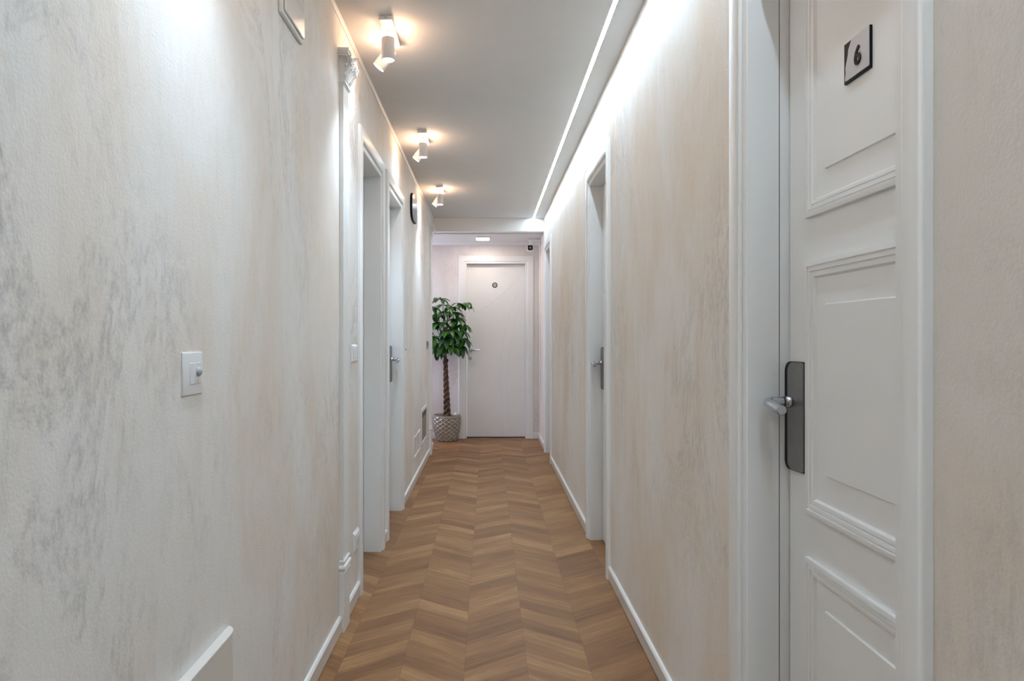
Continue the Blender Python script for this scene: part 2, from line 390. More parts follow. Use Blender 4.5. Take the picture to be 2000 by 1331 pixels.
def lock_set(root, side, yb, LX, fl=1):
    y_far = yb - fl * 0.003; y_near = yb - fl * 0.080                 # far edge by the jamb, near edge on the leaf
    def surf(u, extra=0.0): return LX - (0.003 + 0.009 * min(1, max(0, (u - y_near) / (y_far - y_near))) ** 0.7) - extra
    m = MB(); P = rrect(min(y_near, y_far), max(y_near, y_far), 0.900, 1.147, 0.01, 8, [0.003, 0.020, 0.024, 0.005] if fl > 0 else [0.020, 0.003, 0.005, 0.024])
    m.prism(P, 0.0, 1.0, lambda u, v, t: (side * (LX if t == 0 else surf(u)), u, v))
    p = m.build('lock_plate', M_black, root)
    yk = yb - fl * 0.020
    m = MB(); P = rrect(min(y_near, yk), max(y_near, yk), 0.902, 1.1455, 0.01, 8, [0.003, 0.018, 0.022, 0.004] if fl > 0 else [0.018, 0.003, 0.004, 0.022])
    m.prism(P, 0.0, 1.0, lambda u, v, t: (side * (surf(u) if t == 0 else surf(u, 0.0025)), u, v)); m.build('cover', M_gun, p)
    yn = yb - fl * 0.031; z = 1.055; r = 0.0112; XF = LX - 0.012
    m = MB(); m.lathe([(0.0135, 0), (0.0135, 0.006), (0.0115, 0.009), (0.0105, 0.012)], (side * XF, yn, z), 24, Vector((-side, 0, 0)))
    pts = [(side * (XF - 0.010), yn, z), (side * (XF - 0.040), yn, z)]
    for k in range(1, 9):
        a = .5 * PI * k / 8; pts.append((side * (XF - 0.040 - 0.013 * math.sin(a)), yn - fl * 0.013 * (1 - math.cos(a)), z - 0.002 * k / 8))
    pts += [(side * (XF - 0.053), yn - fl * 0.045, z - 0.007), (side * (XF - 0.052), yn - fl * 0.078, z - 0.012), (side * (XF - 0.052), yn - fl * 0.0795, z - 0.012)]
    m.tube(pts, [r] * (len(pts) - 1) + [r * 0.8], 20)
    h = m.build('handle', M_steel, p)
    m = MB(); m.lathe([(0.0118, 0), (0.0118, 0.0025)], (side * (XF - 0.014), yn, z), 24, Vector((-side, 0, 0)))
    m.build('handle_ring', M_black, p)
    return p
LEAFX = [0.70, 0.680, 0.70, 0.722, 0.680]
def make_door(n, side, y0, y1, far_latch=True):
    LX = LEAFX[n - 1]; ga = n in (1, 4)
    a, b = y0 + CW, y1 - CW
    fn = lambda y, z, d: (side * (XW - d), y, z)
    root = thing('door_%d' % n, None, None, (side * 0.70, (a + b) / 2, 0), kind='structure')
    frame_sweep(CPROF, a, b, ZT, fn, 0.86 if n == 1 else 1.0).build('casing', M_white, root)
    m = MB(); g0 = LX - 0.024
    for q in (((side * (XW - 0.0012), side * g0), (side * (g0 + .002), side * (LX + .06))) if ga else ((side * (XW - 0.0012), side * (LX + .06)),)):
        m.box(*q, a - 0.03, a, 0, ZT + .03); m.box(*q, b, b + 0.03, 0, ZT + .03); m.box(*q, a, b, ZT, ZT + 0.03)
    m.build('jamb', M_white, root)
    if ga:
        m = MB(); q = (side * (g0 + .0002), side * (g0 + .0018))
        m.box(*q, a - 0.03, a - .0012, 0, ZT + .03); m.box(*q, b + .0012, b + 0.03, 0, ZT + .03); m.box(*q, a, b, ZT + .0012, ZT + 0.03)
        m.build('gasket', M_gap, root)
    m = MB(); m.box(side * LX, side * (LX + .042), a + .003, b - .003, 0.007, ZT - .004)
    leaf = m.build('leaf', M_white, root, 0.0015)
    m = MB(); m.box(side * (LX + .045), side * (LX + .06), a + .0005, b - .0005, 0.002, ZT - .0005); m.build('backing', M_gap, root)
    # three framed fields
    pa, pb = a + 0.098, b - 0.098
    for (z0, z1, f0, f1) in ((0.165, 0.724, 0.235, 0.636), (0.820, 1.365, 0.914, 1.272), (1.461, 1.985, 1.550, 1.905)):
        mm = [(0.0, 0.0), (0.0, 0.009), (0.004, 0.0105), (0.010, 0.0105), (0.0115, 0.0075), (0.0135, 0.0075), (0.0145, 0.0095), (0.021, 0.0085),
              (0.0225, 0.0055), (0.0245, 0.0055), (0.026, 0.0075), (0.033, 0.006), (0.037, 0.0)]
        m = MB(); k = len(mm); v = []
        for cy, cz, sy, sz in ((pa, z0, 1, 1), (pb, z0, -1, 1), (pb, z1, -1, -1), (pa, z1, 1, -1)):
            for o, d in mm: v.append((side * (LX - d), cy + sy * o, cz + sz * o))
        f = []
        for i in range(4):
            j = (i + 1) % 4
            for q_ in range(k - 1): f.append([i * k + q_, i * k + q_ + 1, j * k + q_ + 1, j * k + q_])
        m.add(v, f); mo = m.build('panel_moulding', M_white, root)
        m = MB(); i0, i1 = pa + 0.042, pb - 0.078
        if i1 - i0 < 0.08: i0, i1 = pa + 0.07, pb - 0.07
        v = []
        for d, o in ((0.0, 0), (0.0045, 0.002), (0.0045, 0.002)):
            v += [(side * (LX - d), i0 + o, f0 + o), (side * (LX - d), i1 - o, f0 + o), (side * (LX - d), i1 - o, f1 - o), (side * (LX - d), i0 + o, f1 - o)]
        m.add(v[:8], [[0, 1, 5, 4], [1, 2, 6, 5], [2, 3, 7, 6], [3, 0, 4, 7], [4, 5, 6, 7]])
        m.build('raised_field', M_white, mo)
    lock_set(root, side, b, LX) if far_latch else lock_set(root, side, a, LX, -1)
    return root
doors = [make_door(i + 1, *d, far_latch=i not in (2, 3)) for i, d in enumerate(DOORS)]
# number plaque on the nearest door
m = MB(); m.box(0.6998, 0.6905, 1.251, 1.341, 1.6905, 1.7685)
pl = m.build('number_plaque', M_black, doors[0], 0.0006); pl['label'] = 'black and silver room number plaque'
wav = [(1.3395, 1.700), (1.3395, 1.706), (1.3375, 1.716), (1.3385, 1.724), (1.336, 1.732), (1.3325, 1.739), (1.3295, 1.747), (1.328, 1.756), (1.321, 1.765), (1.3165, 1.7715), (1.2555, 1.7715), (1.2555, 1.6985), (1.336, 1.6985)]
m = MB(); m.prism(wav, 0.6905, 0.6895, lambda u, v, t: (t, u - .004, v - .0035)); m.build('silver_face', M_silver, pl)
cu = bpy.data.curves.new('six', 'FONT'); cu.body = '6'; cu.size = 0.049; cu.extrude = 0.0015; cu.offset = 0.0009; cu.align_x = 'CENTER'; cu.align_y = 'CENTER'
to = bpy.data.objects.new('six_tmp', cu); C.objects.link(to)
bpy.context.view_layer.update()
me = bpy.data.meshes.new_from_object(to.evaluated_get(bpy.context.evaluated_depsgraph_get()))
bpy.data.objects.remove(to)
me.materials.clear(); me.materials.append(M_black)
me.transform(Matrix.Translation((0.6890, 1.2890, 1.7265)) @ Matrix(((0, 0, -1, 0), (-1, 0, 0, 0), (0, 1, 0, 0), (0, 0, 0, 1))))
me.transform(Matrix.Translation(-doors[0].location))
so = bpy.data.objects.new('numeral', me); C.objects.link(so); so.parent = pl

# end door
ed = thing('door_6', None, None, ((EX0 + EX1) / 2, YE + 0.06, 0), kind='structure')
EP = [(0.002, -0.002), (0.0005, 0.004), (0.004, 0.008), (0.022, 0.008), (0.026, 0.013), (0.034, 0.018), (0.090, 0.018), (0.096, 0.012), (0.098, -0.002)]
frame_sweep(EP, EX0, EX1, EZ, lambda y, z, d: (y, YE - d, z)).build('casing', M_trim, ed)
m = MB(); m.box(EX0 - .03, EX0, YE - .002, YE + .12, 0, EZ + .03); m.box(EX1, EX1 + .03, YE - .002, YE + .12, 0, EZ + .03); m.box(EX0, EX1, YE - .002, YE + .12, EZ, EZ + .03)
m.build('jamb', M_trim, ed)
m = MB(); m.box(EX0 + .003, EX1 - .003, YE + 0.06, YE + 0.105, 0.012, EZ - .003)
lf = m.build('leaf', M_trim, ed, 0.0015)
m = MB(); m.box(EX0, EX1, YE + 0.055, YE + 0.12, 0.0, 0.010); m.build('threshold', M_gap, ed)
yl = YE + 0.06
def arc(pts, n=26):
    P = []
    for i in range(n + 1):
        t = i / n; a, b, c = pts
        P.append(((1 - t) ** 2 * a[0] + 2 * t * (1 - t) * b[0] + t * t * c[0], yl + 0.0004, (1 - t) ** 2 * a[1] + 2 * t * (1 - t) * b[1] + t * t * c[1]))
    return P
for pts in ([(-0.25, 1.45), (0.12, 1.62), (0.43, 2.02)], [(0.43, 1.90), (0.02, 1.15), (0.20, 0.02)], [(0.43, 1.75), (0.16, 1.05), (0.26, 0.02)], [(-0.25, 1.02), (0.05, 0.70), (0.18, 0.02)], [(-0.25, 0.62), (0.10, 0.45), (0.34, 0.02)]):
    m = MB(); m.tube(arc(pts), 0.0022, 8); m.build('relief_line', M_trim, ed)
m = MB(); m.lathe([(0.024, 0), (0.024, 0.006), (0.022, 0.008)], (-0.212, yl, 1.055), 28, Vector((0, -1, 0)))
m.tube([(-0.212, yl - .006, 1.055), (-0.212, yl - .04, 1.055), (-0.207, yl - .048, 1.055), (-0.195, yl - .052, 1.056), (-0.15, yl - .052, 1.057), (-0.102, yl - .050, 1.057)], 0.0085, 14)
m.build('handle', M_steel, ed)
m = MB(); m.lathe([(0.022, 0), (0.022, 0.006), (0.018, 0.009)], (-0.217, yl, 0.96), 28, Vector((0, -1, 0))); cy_ = m.build('keyhole_rose', M_steel, ed)
m = MB(); m.box(-0.219, -0.215, yl - .0105, yl - .009, 0.953, 0.967); m.build('keyhole', M_black, cy_)
m = MB(); m.lathe([(0.031, 0), (0.031, 0.004), (0.029, 0.005)], (0.08, yl, 1.84), 36, Vector((0, -1, 0)))
rp = m.build('round_plaque', M_black, ed)
m = MB(); m.lathe([(0.021, 0.005), (0.021, 0.0058)], (0.08, yl, 1.84), 32, Vector((0, -1, 0))); m.build('plaque_centre', M_silver, rp)
m = MB()
for x in (0.0665, 0.0755, 0.0845): m.box(x, x + 0.006, yl - .0072, yl - .0058, 1.834, 1.846)
m.build('plaque_mark', M_black, rp)

# ------------------------------------------------------------------ linear ceiling light
ls = thing('linear_ceiling_light', 'long slim recessed white light line running along the ceiling near the right wall', 'ceiling light', (0.4925, (YB + Y1) / 2, H))
m = MB(); m.box(LX0, LX0 + .0015, YB, Y1, H - .001, H + .03); m.box(LX1 - .0015, LX1, YB, Y1, H - .001, H + .03); m.build('channel', M_lamp, ls)
m = MB(); m.box(LX0 + .0015, LX1 - .0015, YB + .002, Y1 - .002, H + .001, H + .006); m.build('diffuser', M_led, ls)

# ------------------------------------------------------------------ twin spot lamps
def spot(first, y0, label):
    XC = -0.415; ZP = H - 0.018
    root = thing('twin_spot_lamp', label, 'ceiling lamp', (XC, y0 + 0.135, H), 'twin spot lamps along the ceiling')
    m = MB(); m.box(XC - .027, XC + .027, y0, y0 + .27, ZP, H - .0005); m.build('mounting_plate', M_lamp, root, 0.001)
    m = MB(); m.lathe([(0.003, 0), (0.003, 0.0015)], (XC, y0, H - .009), 12, Vector((0, -1, 0))); m.build('screw', M_steel, root)
    for (yy, tx) in ((y0 + 0.075, 0.0), (y0 + 0.205, 0.66)):
        ax = Vector((-math.sin(tx), 0, -math.cos(tx))); P0 = Vector((XC, yy, ZP - 0.036))
        c = P0 + ax * 0.006
        m = MB(); m.tube([(XC, yy, ZP), (XC, yy, ZP - 0.040)], [0.006, 0.005], 12)
        m.build('joint', M_lamp, root)
        L_ = 0.092
        m = MB(); m.lathe([(0.0265, 0.002), (0.0275, 0.004), (0.0275, L_), (0.0245, L_), (0.0245, L_ - 0.012), (0.0, L_ - 0.012)], c, 32, ax)
        sh = m.build('lamp_head', M_lamp, root)
        m = MB(); m.lathe([(0.024, L_ - 0.008), (0.024, L_ - 0.002), (0.0, L_ - 0.002)], c, 28, ax); m.build('bulb', M_cool, sh)
        m = MB(); m.lathe([(0.020, -0.001), (0.020, 0.0018), (0.0, 0.0018)], c, 24, ax); m.build('upper_glow', M_warm, sh)
        e = c + ax * (L_ + 0.004) - root.location
        q = (-ax).to_track_quat('Z', 'Y').to_euler()
        lamp('spot_light', 'SPOT', e, SPOT_DOWN if tx == 0 else SPOT_WALL, (0.66, 0.83, 1.0), root, rot=q, spot_size=math.radians(92 if tx == 0 else 155), spot_blend=0.9, shadow_soft_size=0.02)
        lamp('warm_light', 'POINT', Vector((XC + (0.022 if tx == 0 else -0.022), yy + 0.03, ZP - 0.026)) - root.location, GLOW, (1.0, 0.62, 0.38), root, shadow_soft_size=0.01)
    return root
spot(True, 2.79, 'white twin spot lamp nearest the camera, above the fluted pilaster')
spot(False, 4.33, 'middle white twin spot lamp, on the ceiling above the two left doors')
spot(False, 5.89, 'farthest white twin spot lamp, just before the ceiling beam')
spot(False, 1.25, 'white twin spot lamp on the ceiling above the camera')
spot(False, -0.29, 'white twin spot lamp on the ceiling behind the camera')

# hall lamp
hl = thing('hall_ceiling_lamp', 'small square glowing ceiling lamp in the end hall before the far door', 'ceiling lamp', (-0.061, 7.88, HV))
m = MB(); m.prism(rrect(-0.061 - .08, -0.061 + .08, 7.88 - .10, 7.88 + .10, 0.03, 6), HV, HV - 0.012, lambda u, v, t: (u, v, t)); m.build('rim', M_lamp, hl, 0.002)
m = MB(); m.prism(rrect(-0.061 - .07, -0.061 + .07, 7.88 - .09, 7.88 + .09, 0.025, 6), HV - .012, HV - 0.020, lambda u, v, t: (u, v, t)); m.build('diffuser', M_hall, hl)
lamp('hall_light', 'AREA', (0, 0, -0.03), HALL_LAMP, (1.0, 0.86, 0.78), hl, shape='DISK', size=0.14)

# ------------------------------------------------------------------ pilasters
def scroll(m, cy, cz, cx, R, turns, sgn, r0):
    P = []; n = 34
    for i in range(n + 1):
        t = i / n; a = -PI / 2 + sgn * t * turns * 2 * PI; rr = R * (1 - 0.80 * t)
        P.append((cx, cy + rr * math.cos(a) , cz + rr * math.sin(a)))
    m.tube(P, [r0 * (1 - 0.45 * i / n) for i in range(n + 1)], 8)
def acanthus(m, cy, z0, h, wd, x0, out):
    """a leaf growing up the bell and curling outward at the tip"""
    rows = 9; cols = 7; v = []; f = []
    for i in range(rows):
        t = i / (rows - 1)
        wdt = wd * (0.55 + 0.75 * math.sin(PI * min(1, t * 1.15)) ** 0.8) * (1 - 0.75 * max(0, t - 0.72) / 0.28)
        z = z0 + h * (t if t < .8 else .8 + (t - .8) * (1 - (t - .8) * 6) ); px = x0 + out * (t ** 2.2) + (0.004 if .2 < t < .9 else 0)
        for j in range(cols):
            s = (j / (cols - 1) - .5) * 2
            ser = 1 - 0.16 * (i % 2) * abs(s)
            v.append((px + 0.006 * (1 - s * s) + (0.0035 if j % 2 else 0), cy + s * wdt / 2 * ser, z))
    for i in range(rows - 1):
        for j in range(cols - 1): f.append([i * cols + j, i * cols + j + 1, (i + 1) * cols + j + 1, (i + 1) * cols + j])
    n = len(v)
    v2 = [(x - 0.005, y, z) for x, y, z in v]
    f2 = [[a + n for a in q[::-1]] for q in f]
    ed_ = []
    ring = [j for j in range(cols)] + [i * cols + cols - 1 for i in range(1, rows)] + [(rows - 1) * cols + j for j in range(cols - 2, -1, -1)] + [i * cols for i in range(rows - 2, 0, -1)]
    for a in range(len(ring)): b_ = ring[(a + 1) % len(ring)]; ed_.append([ring[a], b_, b_ + n, ring[a] + n])
    m.add(v + v2, f + f2 + ed_)
def pilaster(y0, label):
    Wd = 0.108; yc = y0 + Wd / 2; x = -XW
    root = thing('pilaster', label, 'pilaster', (x, yc, 0), 'fluted wall pilasters')
    m = MB(); m.box(x, x + .021, y0 - .003, y0 + Wd + .003, 0, 0.235)
    m.build('plinth', M_white, root, 0.0012)
    bp = [(0, 0.235), (0.023, 0.235), (0.023, 0.243), (0.018, 0.247), (0.018, 0.253), (0.026, 0.257), (0.028, 0.264), (0.026, 0.271), (0.019, 0.275), (0.019, 0.283), (0.022, 0.286), (0.022, 0.291), (0.017, 0.296), (0, 0.296)]
    m = MB()
    for i in range(len(bp) - 1):
        (d0, z0_), (d1, z1_) = bp[i], bp[i + 1]
        if z1_ - z0_ > 1e-4:
            e0 = d0 - .018; e1 = d1 - .018
            v = [(x, y0 - e0, z0_), (x, y0 + Wd + e0, z0_), (x + d0, y0 + Wd + e0, z0_), (x + d0, y0 - e0, z0_),
                 (x, y0 - e1, z1_), (x, y0 + Wd + e1, z1_), (x + d1, y0 + Wd + e1, z1_), (x + d1, y0 - e1, z1_)]
            m.add(v, [[0, 3, 2, 1], [4, 5, 6, 7], [0, 1, 5, 4], [1, 2, 6, 5], [2, 3, 7, 6], [3, 0, 4, 7]])
    m.build('base_moulding', M_white, root)
    # fluted shaft
    pr = [(0, 0), (0.017, 0)]
    nf = 4; mg = 0.012; fw = (Wd - 2 * mg) / nf
    for k in range(nf):
        a = mg + k * fw
        for q in range(7):
            s = q / 6; pr.append((0.017 - 0.0055 * math.sin(PI * s), a + 0.003 + s * (fw - 0.006)))
    pr += [(0.017, Wd), (0, Wd)]
    m = MB(); m.prism(pr, 0.296, 2.236, lambda u, v, t: (x + u, y0 + v, t)); m.build('shaft', M_white, root)
    # capital: astragal, bell, leaves, scrolls, abacus
    m = MB(); ex = 0.004
    def blk(d, e, za, zb, d2=None, e2=None):
        d2 = d if d2 is None else d2; e2 = e if e2 is None else e2
        v = [(x, y0 - e, za), (x, y0 + Wd + e, za), (x + d, y0 + Wd + e, za), (x + d, y0 - e, za),
             (x, y0 - e2, zb), (x, y0 + Wd + e2, zb), (x + d2, y0 + Wd + e2, zb), (x + d2, y0 - e2, zb)]
        m.add(v, [[0, 3, 2, 1], [4, 5, 6, 7], [0, 1, 5, 4], [1, 2, 6, 5], [2, 3, 7, 6], [3, 0, 4, 7]])
    blk(.020, .002, 2.236, 2.241); blk(.025, .006, 2.241, 2.250); blk(.019, .001, 2.250, 2.255)
    blk(.019, .001, 2.255, 2.345, .030, .008)
    ca = m.build('capital', M_white, root)
    m = MB(); blk(.032, .016, 2.345, 2.352, .036, .020); blk(.040, .026, 2.352, 2.362, .043, .029); blk(.045, .031, 2.362, 2.372)
    m.build('abacus', M_white, ca, 0.0008)
    m = MB()
    acanthus(m, yc, 2.256, 0.062, 0.052, x + .019, .034)
    acanthus(m, y0 + 0.012, 2.256, 0.052, 0.034, x + .019, .026); acanthus(m, y0 + Wd - 0.012, 2.256, 0.052, 0.034, x + .019, .026)
    acanthus(m, y0 + 0.030, 2.285, 0.052, 0.036, x + .022, .028); acanthus(m, y0 + Wd - 0.030, 2.285, 0.052, 0.036, x + .022, .028)
    acanthus(m, yc, 2.315, 0.055, 0.030, x + .026, .036)
    m.build('acanthus_leaves', M_white, ca)
    for sgn, cy in ((1, y0 - 0.004), (-1, y0 + Wd + 0.004)):
        m = MB()
        for dx in (0.040, 0.048): scroll(m, cy, 2.330, x + dx, 0.021, 1.6, sgn, 0.0055)
        m.lathe([(0.0, -0.018), (0.006, -0.017), (0.008, 0.0), (0.006, 0.017), (0.0, 0.018)], (x + .040, cy, 2.330), 14, Vector((1, 0, 0)))
        m.tube([(x + .02, cy - sgn * -0.006, 2.285), (x + .03, cy, 2.300), (x + .044, cy - sgn * 0.004, 2.312)], [0.004, 0.005, 0.006], 8)
        P = []; cs = cy - sgn * 0.006
        for i in range(31):
            t = i / 30; a = -PI / 2 + t * 1.5 * 2 * PI; rr = 0.016 * (1 - .8 * t); P.append((x + 0.024 + rr * math.cos(a), cs, 2.330 + rr * math.sin(a)))
        m.tube(P, 0.0035, 8)
        m.build('scroll', M_white, ca)
    return root
pilaster(2.812, 'white fluted pilaster with leafy capital, just before the first left door')
pilaster(7.09, 'white fluted pilaster at the far end of the left wall, beside the potted tree')

# ------------------------------------------------------------------ things on the left wall
def wall_plate(root, y0, y1, z0, z1, d=0.009, slope=0.010, mat=M_plastic):
    """plate with sloping rim on the left wall"""
    x = -XW; m = MB()
    v = []
    for o, dd in ((0, 0), (0, 0.003), (slope, d), (slope + .001, d)):
        v += [(x + dd, y0 + o, z0 + o), (x + dd, y1 - o, z0 + o), (x + dd, y1 - o, z1 - o), (x + dd, y0 + o, z1 - o)]
    f = [[0, 1, 2, 3]]
    for i in range(3):
        for k in range(4): k2 = (k + 1) % 4; f.append([i * 4 + k, i * 4 + k2, (i + 1) * 4 + k2, (i + 1) * 4 + k])
    f.append([12, 13, 14, 15]); m.add(v, f)
    return m.build('plate', mat, root, 0.0008)
sw = thing('light_switch', 'white wall switch with motion sensor dome on the near left wall', 'switch', (-XW, 1.41, 1.085))
wall_plate(sw, 1.365, 1.459, 1.085, 1.171, 0.007, 0.018)
x = -XW
m = MB(); m.box(x + .006, x + .0085, 1.387, 1.409, 1.106, 1.150); m.build('push_button', M_plastic, sw, 0.001)
m = MB(); m.box(x + .006, x + .0080, 1.4115, 1.438, 1.106, 1.150); sm_ = m.build('sensor_module', M_plastic, sw, 0.001)
m = MB(); m.lathe([(0.0095, 0), (0.0095, 0.002), (0.008, 0.0048), (0.005, 0.0066), (0.0, 0.0072)], (x + .008, 1.425, 1.131), 24, Vector((1, 0, 0)))
m.build('sensor_dome', M_greyplas, sm_)
m = MB(); m.box(x + .0080, x + .0090, 1.420, 1.430, 1.108, 1.117); m.build('sensor_window', M_skirt, sm_, 0.0005)

el = thing('emergency_light', 'white emergency light box high on the near left wall, cut off by the picture edge', 'light', (x, 2.10, 2.14))
m = MB(); m.prism(rrect(1.995, 2.222, 2.142, 2.34, 0.004, 3), 0, 0.012, lambda u, v, t: (x + t, u, v)); m.build('housing', M_trim, el, 0.003)
m = MB(); m.prism(rrect(2.008, 2.212, 2.154, 2.328, 0.006, 3), 0.012, 0.019, lambda u, v, t: (x + t, u, v)); le = m.build('lens', M_clear, el, 0.006, 3)
m = MB(); m.box(x + .0188, x + .0193, 2.02, 2.205, 2.2385, 2.2395); m.build('seam', M_plate, le)

so1 = thing('light_switch', 'small white switch plate between the near pilaster and the first left door', 'switch', (x, 3.10, 1.09))
wall_plate(so1, 3.045, 3.165, 1.092, 1.171, 0.008, 0.006)
m = MB()
for k in range(3): m.box(x + .008, x + .0105, 3.062 + k * .030, 3.088 + k * .030, 1.108, 1.155)
m.build('push_button', M_plastic, so1, 0.001)
so2 = thing('wall_socket', 'white wall socket low between the near pilaster and the first left door', 'socket', (x, 3.14, 0.234))
wall_plate(so2, 3.088, 3.205, 0.236, 0.325, 0.012, 0.012)
for k in range(3):
    m = MB(); m.box(x + .012, x + .014, 3.103 + k * .030, 3.129 + k * .030, 0.256, 0.304); q = m.build('socket_module', M_plastic, so2, 0.001)
    m = MB()
    for dz in (-.010, 0, .010): m.lathe([(0.0025, 0), (0.0025, 0.0006)], (x + .014, 3.116 + k * .030, 0.280 + dz), 10, Vector((1, 0, 0)))
    m.build('socket_hole', M_black, q)

# box low on the near left wall
R_ = 0.045; pr = [(0, 0.90), (0.024, 0.90), (0.024, 1.565)] + [(0.024 * math.cos(.5 * PI * k / 8), 1.565 + R_ * math.sin(.5 * PI * k / 8)) for k in range(1, 9)]
m = MB(); m.prism(pr, 0.18, 0.531, lambda u, v, t: (x + u, v, t))
tag(m.build('wall_heater', plain('cream_enamel', (0.74, 0.71, 0.66), 0.4, noise=0.01), bevel=0.003, segs=3), 'pale shallow box with a bright top edge, low on the near left wall', 'heater')

# oval grey plate, high
cpt = thing('wall_plaque', 'grey rounded plaque with dark edge high on the left wall beyond the second left door', 'plaque', (x, 5.54, 2.13))
def ovp(ry, rz, n=28, pw=0.62): 
    return [(5.54 + ry * math.copysign(abs(math.cos(2 * PI * k / n)) ** pw, math.cos(2 * PI * k / n)), 2.238 + rz * math.copysign(abs(math.sin(2 * PI * k / n)) ** pw, math.sin(2 * PI * k / n))) for k in range(n)]
m = MB(); m.prism(ovp(.185, .112), 0, 0.016, lambda u, v, t: (x + t, u, v)); m.build('rim', M_black, cpt, 0.001)
m = MB(); m.prism(ovp(.176, .104), 0.016, 0.019, lambda u, v, t: (x + t, u, v)); m.build('face', M_plate, cpt, 0.001)

# vents low on the far left wall
v1 = thing('wall_vent', 'low white framed vent with upright bars on the left wall, nearer of the two vents', 'vent', (x, 5.87, 0.22))
m = MB()
for a, b, c, d in ((5.60, 5.614, .221, .392), (6.116, 6.13, .221, .392), (5.614, 6.116, .378, .392), (5.614, 6.116, .221, .230)): m.box(x, x + .008, a, b, c, d)
m.build('frame', M_plastic, v1, 0.001)
for yy in (5.82, 6.05):
    m = MB(); m.box(x, x + .007, yy, yy + .012, .230, .378); m.build('bar', M_plastic, v1)
m = MB(); m.box(x, x + .002, 5.614, 6.116, .230, .378); m.build('panel', M_skirt, v1)
v2 = thing('wall_vent', 'larger cream framed hatch with dark top opening on the left wall beside the far pilaster', 'vent', (x, 6.47, 0.236))
m = MB()
for a, b, c, d in ((6.20, 6.235, .236, .556), (6.72, 6.745, .236, .556), (6.235, 6.72, .525, .556), (6.235, 6.72, .236, .255)): m.box(x, x + .010, a, b, c, d)
m.build('frame', M_trim, v2, 0.001)
m = MB(); m.box(x, x + .003, 6.235, 6.72, .255, .47); m.build('panel', M_olive, v2)
m = MB(); m.box(x, x + .002, 6.235, 6.72, .47, .525); sl = m.build('opening', M_black, v2)
for k in range(7):
    m = MB(); m.box(x + .002, x + .004, 6.26 + k * .066, 6.275 + k * .066, .475, .52); m.build('louvre', M_olive, sl)
th = thing('thermostat', 'small dark grey wall control beside the far left pilaster', 'thermostat', (x, 6.84, 1.095))
m = MB(); m.box(x, x + .010, 6.78, 6.89, 1.095, 1.172); m.build('housing', M_plate, th, 0.002)
m = MB(); m.box(x + .010, x + .0108, 6.80, 6.87, 1.125, 1.160); m.build('screen', M_black, th)
m = MB(); m.lathe([(0.011, 0), (0.011, 0.004), (0.008, 0.006)], (x, 5.07, 1.118), 16, Vector((1, 0, 0)))
tag(m.build('screw_cap', M_plate), 'tiny grey round screw cap on the left wall just past the second left door', 'screw cap')

# ------------------------------------------------------------------ security camera and cable duct in the end hall
sc = thing('security_camera', 'small white security camera with black square front under the end hall ceiling', 'camera', (0.48, 7.95, HV))
m = MB(); m.box(.462, .60, 7.93, 7.97, HV - .026, HV - .014); m.box(0.592, XW - 0.0005, 7.92, 7.98, HV - .06, HV - .006); m.build('bracket', M_plastic, sc, 0.002)
m = MB(); m.tube([(.493, 7.95, HV - .024), (.489, 7.95, HV - .045), (.484, 7.95, HV - .072)], [.008, .010, .008], 12); m.build('swivel_joint', M_plastic, sc)
m = MB(); m.prism(rrect(.449, .513, 2.204, 2.268, .014, 6), 7.91, 7.99, lambda u, v, t: (u, t, v)); bd = m.build('housing', M_plastic, sc, 0.002)
m = MB(); m.prism(rrect(.452, .510, 2.207, 2.265, .013, 6), 7.904, 7.911, lambda u, v, t: (u, t, v)); fc = m.build('front_glass', M_black, sc)
m = MB(); m.lathe([(0.010, 0), (0.010, 0.002), (0.007, 0.003)], (.481, 7.904, 2.236), 20, Vector((0, -1, 0))); m.build('lens', M_gun, fc)
m = MB(); m.box(XW - .014, XW, 8.02, 8.034, 0.073, HV - .03)
tag(m.build('cable_duct', M_white, bevel=.001), 'slim upright white cable duct on the right wall near the end corner', 'cable duct')

# ------------------------------------------------------------------ potted tree
random.seed(11)
px, py = -0.483, 8.085
pt = thing('potted_tree', 'potted money tree with braided trunk in a patterned silver grey pot', 'plant', (px, py, 0))
SEG = 168
prof = [(0.0, 0.0), (0.112, 0.0), (0.118, 0.006)]
NR = 60
for i in range(NR + 1):
    t = i / NR; prof.append((0.120 + 0.040 * math.sin(min(1, t * 1.12) * PI / 2) ** 0.9 , 0.010 + 0.286 * t))
prof += [(0.1605, 0.300), (0.161, 0.306), (0.156, 0.307), (0.153, 0.300), (0.150, 0.27)]
def diamond(th, h, i):
    if i < 4 or i > NR + 1: return 1
    a = th * 14 / (2 * PI); q = (h - 0.01) / 0.048
    s1 = abs(((a + q) % 1) - .5) * 2; s2 = abs(((a - q) % 1) - .5) * 2
    s3 = abs(((2 * a) % 1) - .5) * 2
    return 1 + 0.055 * (max(s1, s2) ** 4) + 0.012 * (s3 ** 8)
m = MB(); m.lathe(prof, (px, py, 0), SEG, Vector((0, 0, 1)), diamond); m.build('pot', M_pot, pt)
m = MB(); m.lathe([(0.0, 0.272), (0.148, 0.272), (0.148, 0.282), (0.08, 0.290), (0.0, 0.292)], (px, py, 0), 32); m.build('soil', M_soil, pt)
def axis(z): t = (z - .29) / .65; return px + 0.004 - 0.022 * t, py
for s in range(3):
    P = []; R = []
    for i in range(70):
        t = i / 69; z = 0.285 + 0.665 * t; ax_, ay_ = axis(z); am = 0.027 * (1 - .42 * t) + (0.012 * max(0, t - .93) / .07)
        ph = 2 * PI * (t * 3.4) + s * 2 * PI / 3
        P.append((ax_ + am * math.cos(ph), ay_ + am * math.sin(ph), z)); R.append(0.0185 * (1 - .38 * t) * (1.15 if i < 2 else 1))
    m = MB(); m.tube(P, R, 10); m.build('trunk', M_bark, pt)
